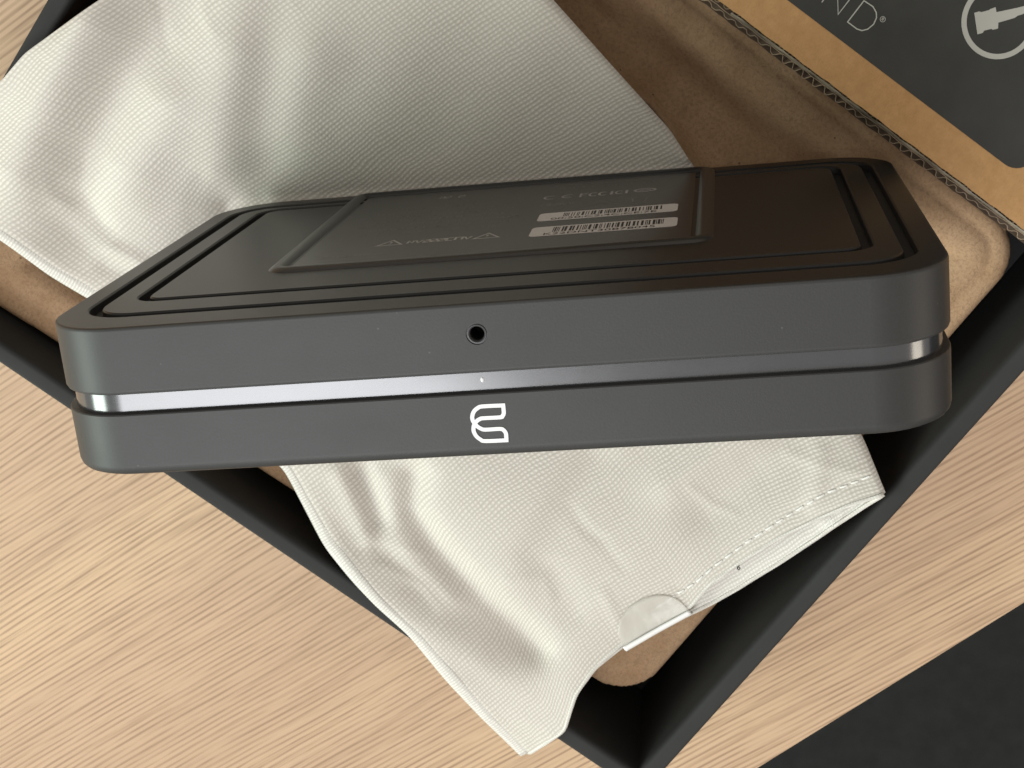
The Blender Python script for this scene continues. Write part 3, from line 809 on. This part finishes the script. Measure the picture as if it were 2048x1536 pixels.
# logo on the front face
LG = [(0.00422, -0.00622), (-0.0007, -0.00616), (-0.00192, -0.00649), (-0.00295, -0.00732), (-0.00347, -0.00851), (-0.00346, -0.00949), (-0.00311, -0.01025), (-0.00256, -0.01102), (-0.00176, -0.01164), (-0.0007, -0.01199), (0.00284, -0.012), (0.00367, -0.01237), (0.00414, -0.01314), (0.00416, -0.01404), (0.00411, -0.01494), (-0.001, -0.01485), (-0.00206, -0.01442), (-0.00299, -0.01354), (-0.00347, -0.01244), (-0.0035, -0.01154), (-0.00323, -0.01065), (-0.0025, -0.00972), (-0.00166, -0.00924), (-0.00078, -0.0091), (0.00314, -0.00912), (0.00375, -0.00887), (0.00412, -0.00832), (0.00421, -0.00768)]
def catmull(P, n=4):
    out = []; m = len(P)
    for i in range(m):
        p0, p1, p2, p3 = (Vector(P[(i+k-1) % m]) for k in range(4))
        sharp = {0, 14}
        if i in sharp: p0 = p1
        if (i+1) % m in sharp: p3 = p2
        for k in range(n):
            t = k/n
            out.append(0.5*((2*p1)+(p2-p0)*t+(2*p0-5*p1+4*p2-p3)*t*t+(3*p1-p0-3*p2+p3)*t**3))
    return [tuple(q) for q in out]
v, f = stroke(catmull(LG), 0.00098, 0.00006, True)
v = [(x, y, DD+z+0.00002+0.00002*(i/len(v))) for i, (x, y, z) in enumerate(v)]
me = mesh('logo_mark', v, f, False); fix_normals(me)
lo_ = link('logo_mark', me, WHITE, dv); lo_['label'] = 'white rounded outline emblem like a reversed three'

# raised frame round the rating label
def frame_loops():
    ox0, ox1, oz0, oz1 = -0.0650, 0.0552, zl(-0.1662), zl(-0.0500)
    L = []
    for s, h in ((0.0, 0.00001), (0.0006, 0.0005), (0.0015, 0.0010), (0.0026, 0.00115), (0.0036, 0.0010), (0.0044, 0.0005), (0.0048, 0.00001)):
        L.append(rect(ox0+s, ox1-s, oz0+s, oz1-s, max(0.0062-s, 0.0012), TT+h))
    return L
v, f = loft(frame_loops(), False, False); me = mesh('label_frame', v, f, True, None); fix_normals(me)
link('label_frame', me, plain('frame_plastic', (0.020, 0.021, 0.021), 0.3, spec=0.6), dv)
lx0, lx1, lz0, lz1 = -0.0590, 0.0492, zl(-0.1602), zl(-0.0560)
v, f = loft([rect(lx0, lx1, lz0, lz1, 0.002, TT+0.00002), rect(lx0, lx1, lz0, lz1, 0.002, TT+0.00016)])
me = mesh('rating_label', v, f, False); fix_normals(me)
rl = link('rating_label', me, plain('label_film', (0.026, 0.0245, 0.0225), 0.30, spec=0.5, var=0.08, bscale=900, bst=0.05), dv)
# printed marks on the label; drawn with x right and the text's up towards -z
YP = TT+0.00018
def lab_part(name, VF, m, parent, y=YP):
    V, F = VF; V = [(p[0], y+p[2], zl(-p[1])) for p in V]        # (x, depth, height)
    me = mesh(name, V, F, False); fix_normals(me); return link(name, me, m, parent)
def S2(pts, w, cl=False): return stroke([(x/1000, d/1000) for x, d in pts], w/1000, 0.000012, cl)
# stickers with bar codes
def font_mesh(txt, size):
    cu = bpy.data.curves.new('text', 'FONT'); cu.body = txt; cu.size = size; cu.align_x = 'CENTER'
    o = bpy.data.objects.new('text', cu); COL.objects.link(o)
    bpy.context.view_layer.update(); d = bpy.context.evaluated_depsgraph_get()
    m2 = bpy.data.meshes.new_from_object(o.evaluated_get(d), depsgraph=d)
    V = [tuple(p.co) for p in m2.vertices]; F = [tuple(p.vertices) for p in m2.polygons]
    bpy.data.objects.remove(o); bpy.data.meshes.remove(m2); return V, F
for x0, x1, d0, d1, txt, b0, b1 in ((4.2, 44.8, 94.4, 106.0, '00:50:C2:4C:CE:7E', 11.5, 40.0), (4.3, 45.2, 72.6, 85.3, 'K22DNT30B78045', 10.5, 41.5)):
    o1 = rrect(x0/1000, x1/1000, zl(-d1/1000), zl(-d0/1000), 0.0018, 6)
    v, f = loft([[(x, YP, z) for x, z in o1], [(x, YP+0.00012, z) for x, z in o1]])
    me = mesh('barcode_sticker', v, f, False); fix_normals(me)
    sk_ = link('barcode_sticker', me, STICKER, rl)
    sk_['label'] = 'white paper strip with bar code and number'
    # bars and digits belong to the sticker: flat print joined to two meshes
    rr = random.Random(int(x1*10)+len(txt)); parts = []; x = b0
    while x < b1:
        w_ = rr.choice((0.22, 0.22, 0.45, 0.66)); parts.append(box_vf(x/1000, (x+w_)/1000, YP+0.00013, YP+0.00016, zl(-(d1-1.6)/1000), zl(-(d0+4.6)/1000)))
        x += w_ + rr.choice((0.25, 0.25, 0.5, 0.7))
    V, F = font_mesh(txt, 0.0038)
    parts.append(([( (x0+x1)/2000+p[0]*1.05-0.001, YP+0.00016, zl(-(d0+0.9)/1000)-p[1]) for p in V], F))
    v, f = merge(parts); 
    me = mesh('barcode_print', v, f, False)
    link('barcode_print', me, INK, rl)['kind'] = 'stuff'
# warning triangles with exclamation marks and a smudged word between them
for tx in (-35.6, -8.0):
    lab_part('warning_triangle', merge([S2([(tx-3.6, 76.0), (tx, 82.8), (tx+3.6, 76.0)], 0.75, True), S2([(tx, 80.6), (tx, 78.4)], 0.6), S2([(tx, 77.6), (tx, 77.1)], 0.6)]), FAINT, rl)
rr = random.Random(3)
def smudge_row(x0, x1, d, h, w, m, name='print_row', gap=0.35, dens=0.9):
    parts = []; x = x0
    while x < x1-0.3:
        cw = rr.uniform(0.55, 0.95)*h*0.62
        if rr.random() < dens:
            k = rr.randrange(5)
            a, b, c0, c1 = x, x+cw, d, d+h
            if k == 0: pts = [(a, c0), (a, c1), (b, c1), (b, c0)]
            elif k == 1: pts = [(b, c0), (a, c0), (a, c1), (b, c1)]
            elif k == 2: pts = [(a, c0), (a, c1), (b, c0), (b, c1)]
            elif k == 3: pts = [(a, c1), (b, c1), (b, (c0+c1)/2), (a, (c0+c1)/2), (a, c0), (b, c0)]
            else: pts = [(a, c1), ((a+b)/2, c0), (b, c1)]
            parts.append(S2(pts, w))
        x += cw + gap*h*0.5
    return lab_part(name, merge(parts), m, rl)
smudge_row(-30.5, -13.0, 76.5, 3.6, 0.75, FAINT)
smudge_row(-33.0, -25.0, 146.5, 3.4, 0.45, FAINT)
smudge_row(3.0, 13.5, 118.3, 3.4, 0.55, FAINTER)
for k, (xa, xb) in enumerate(((-50, -6), (-48, -4), (-52, -2), (-47, -7), (-50, -12), (-49, -5), (-46, -16))):
    smudge_row(xa, xb, 92.0+k*6.4, 2.6, 0.28, FAINTER, dens=0.8)
for k in range(2): smudge_row(6+k*2, 38-k*3, 146.0+k*5.0, 2.6, 0.28, FAINTER, dens=0.8)
smudge_row(-54, -34, 64.0, 2.4, 0.3, FAINTER)
def arc(cx, cd, rx, rd, a0, a1, n=12): return [(cx+rx*math.cos(math.radians(a0+(a1-a0)*k/n)), cd+rd*math.sin(math.radians(a0+(a1-a0)*k/n))) for k in range(n+1)]
lab_part('conformity_mark', merge([S2(arc(4.6, 132.6, 2.0, 2.6, 60, 300), 0.6), S2(arc(10.2, 132.6, 2.0, 2.6, 60, 300), 0.6), S2([(8.4, 132.6), (10.4, 132.6)], 0.5)]), FAINT, rl)
lab_part('approval_mark', merge([S2([(14.0, 129.6), (14.0, 135.4), (16.2, 135.4)], 0.7), S2([(14.0, 132.8), (15.8, 132.8)], 0.6), S2(arc(18.0, 132.5, 1.3, 2.8, 50, 310), 0.7), S2(arc(21.0, 132.5, 1.3, 2.8, 50, 310), 0.7)]), FAINT, rl)
lab_part('approval_mark', merge([S2([(23.6, 129.8), (23.6, 135.4)], 0.8), S2(arc(26.0, 132.6, 1.1, 2.6, 40, 320), 0.6), S2([(28.2, 129.8), (28.2, 135.4)], 0.8)]), FAINT, rl)
lab_part('approval_mark', merge([S2(arc(33.9, 133.2, 3.2, 2.6, 0, 330), 0.9, True), S2([(32.2, 133.2), (35.6, 133.2)], 0.9)]), FAINT, rl)
lab_part('warning_mark', merge([S2([(18.0, 113.5), (21.5, 119.5), (26.0, 113.5)], 0.4), S2([(17.5, 114.5), (26.5, 117.5)], 0.35)]), FAINTER, rl)
lab_part('bin_mark', merge([S2([(30.6, 120.5), (35.2, 120.5), (34.6, 114.0), (31.2, 114.0)], 0.5, True), S2([(30.0, 112.4), (36.0, 120.5)], 0.4), S2([(30.0, 111.4), (36.4, 111.4)], 0.7)]), FAINTER, rl)
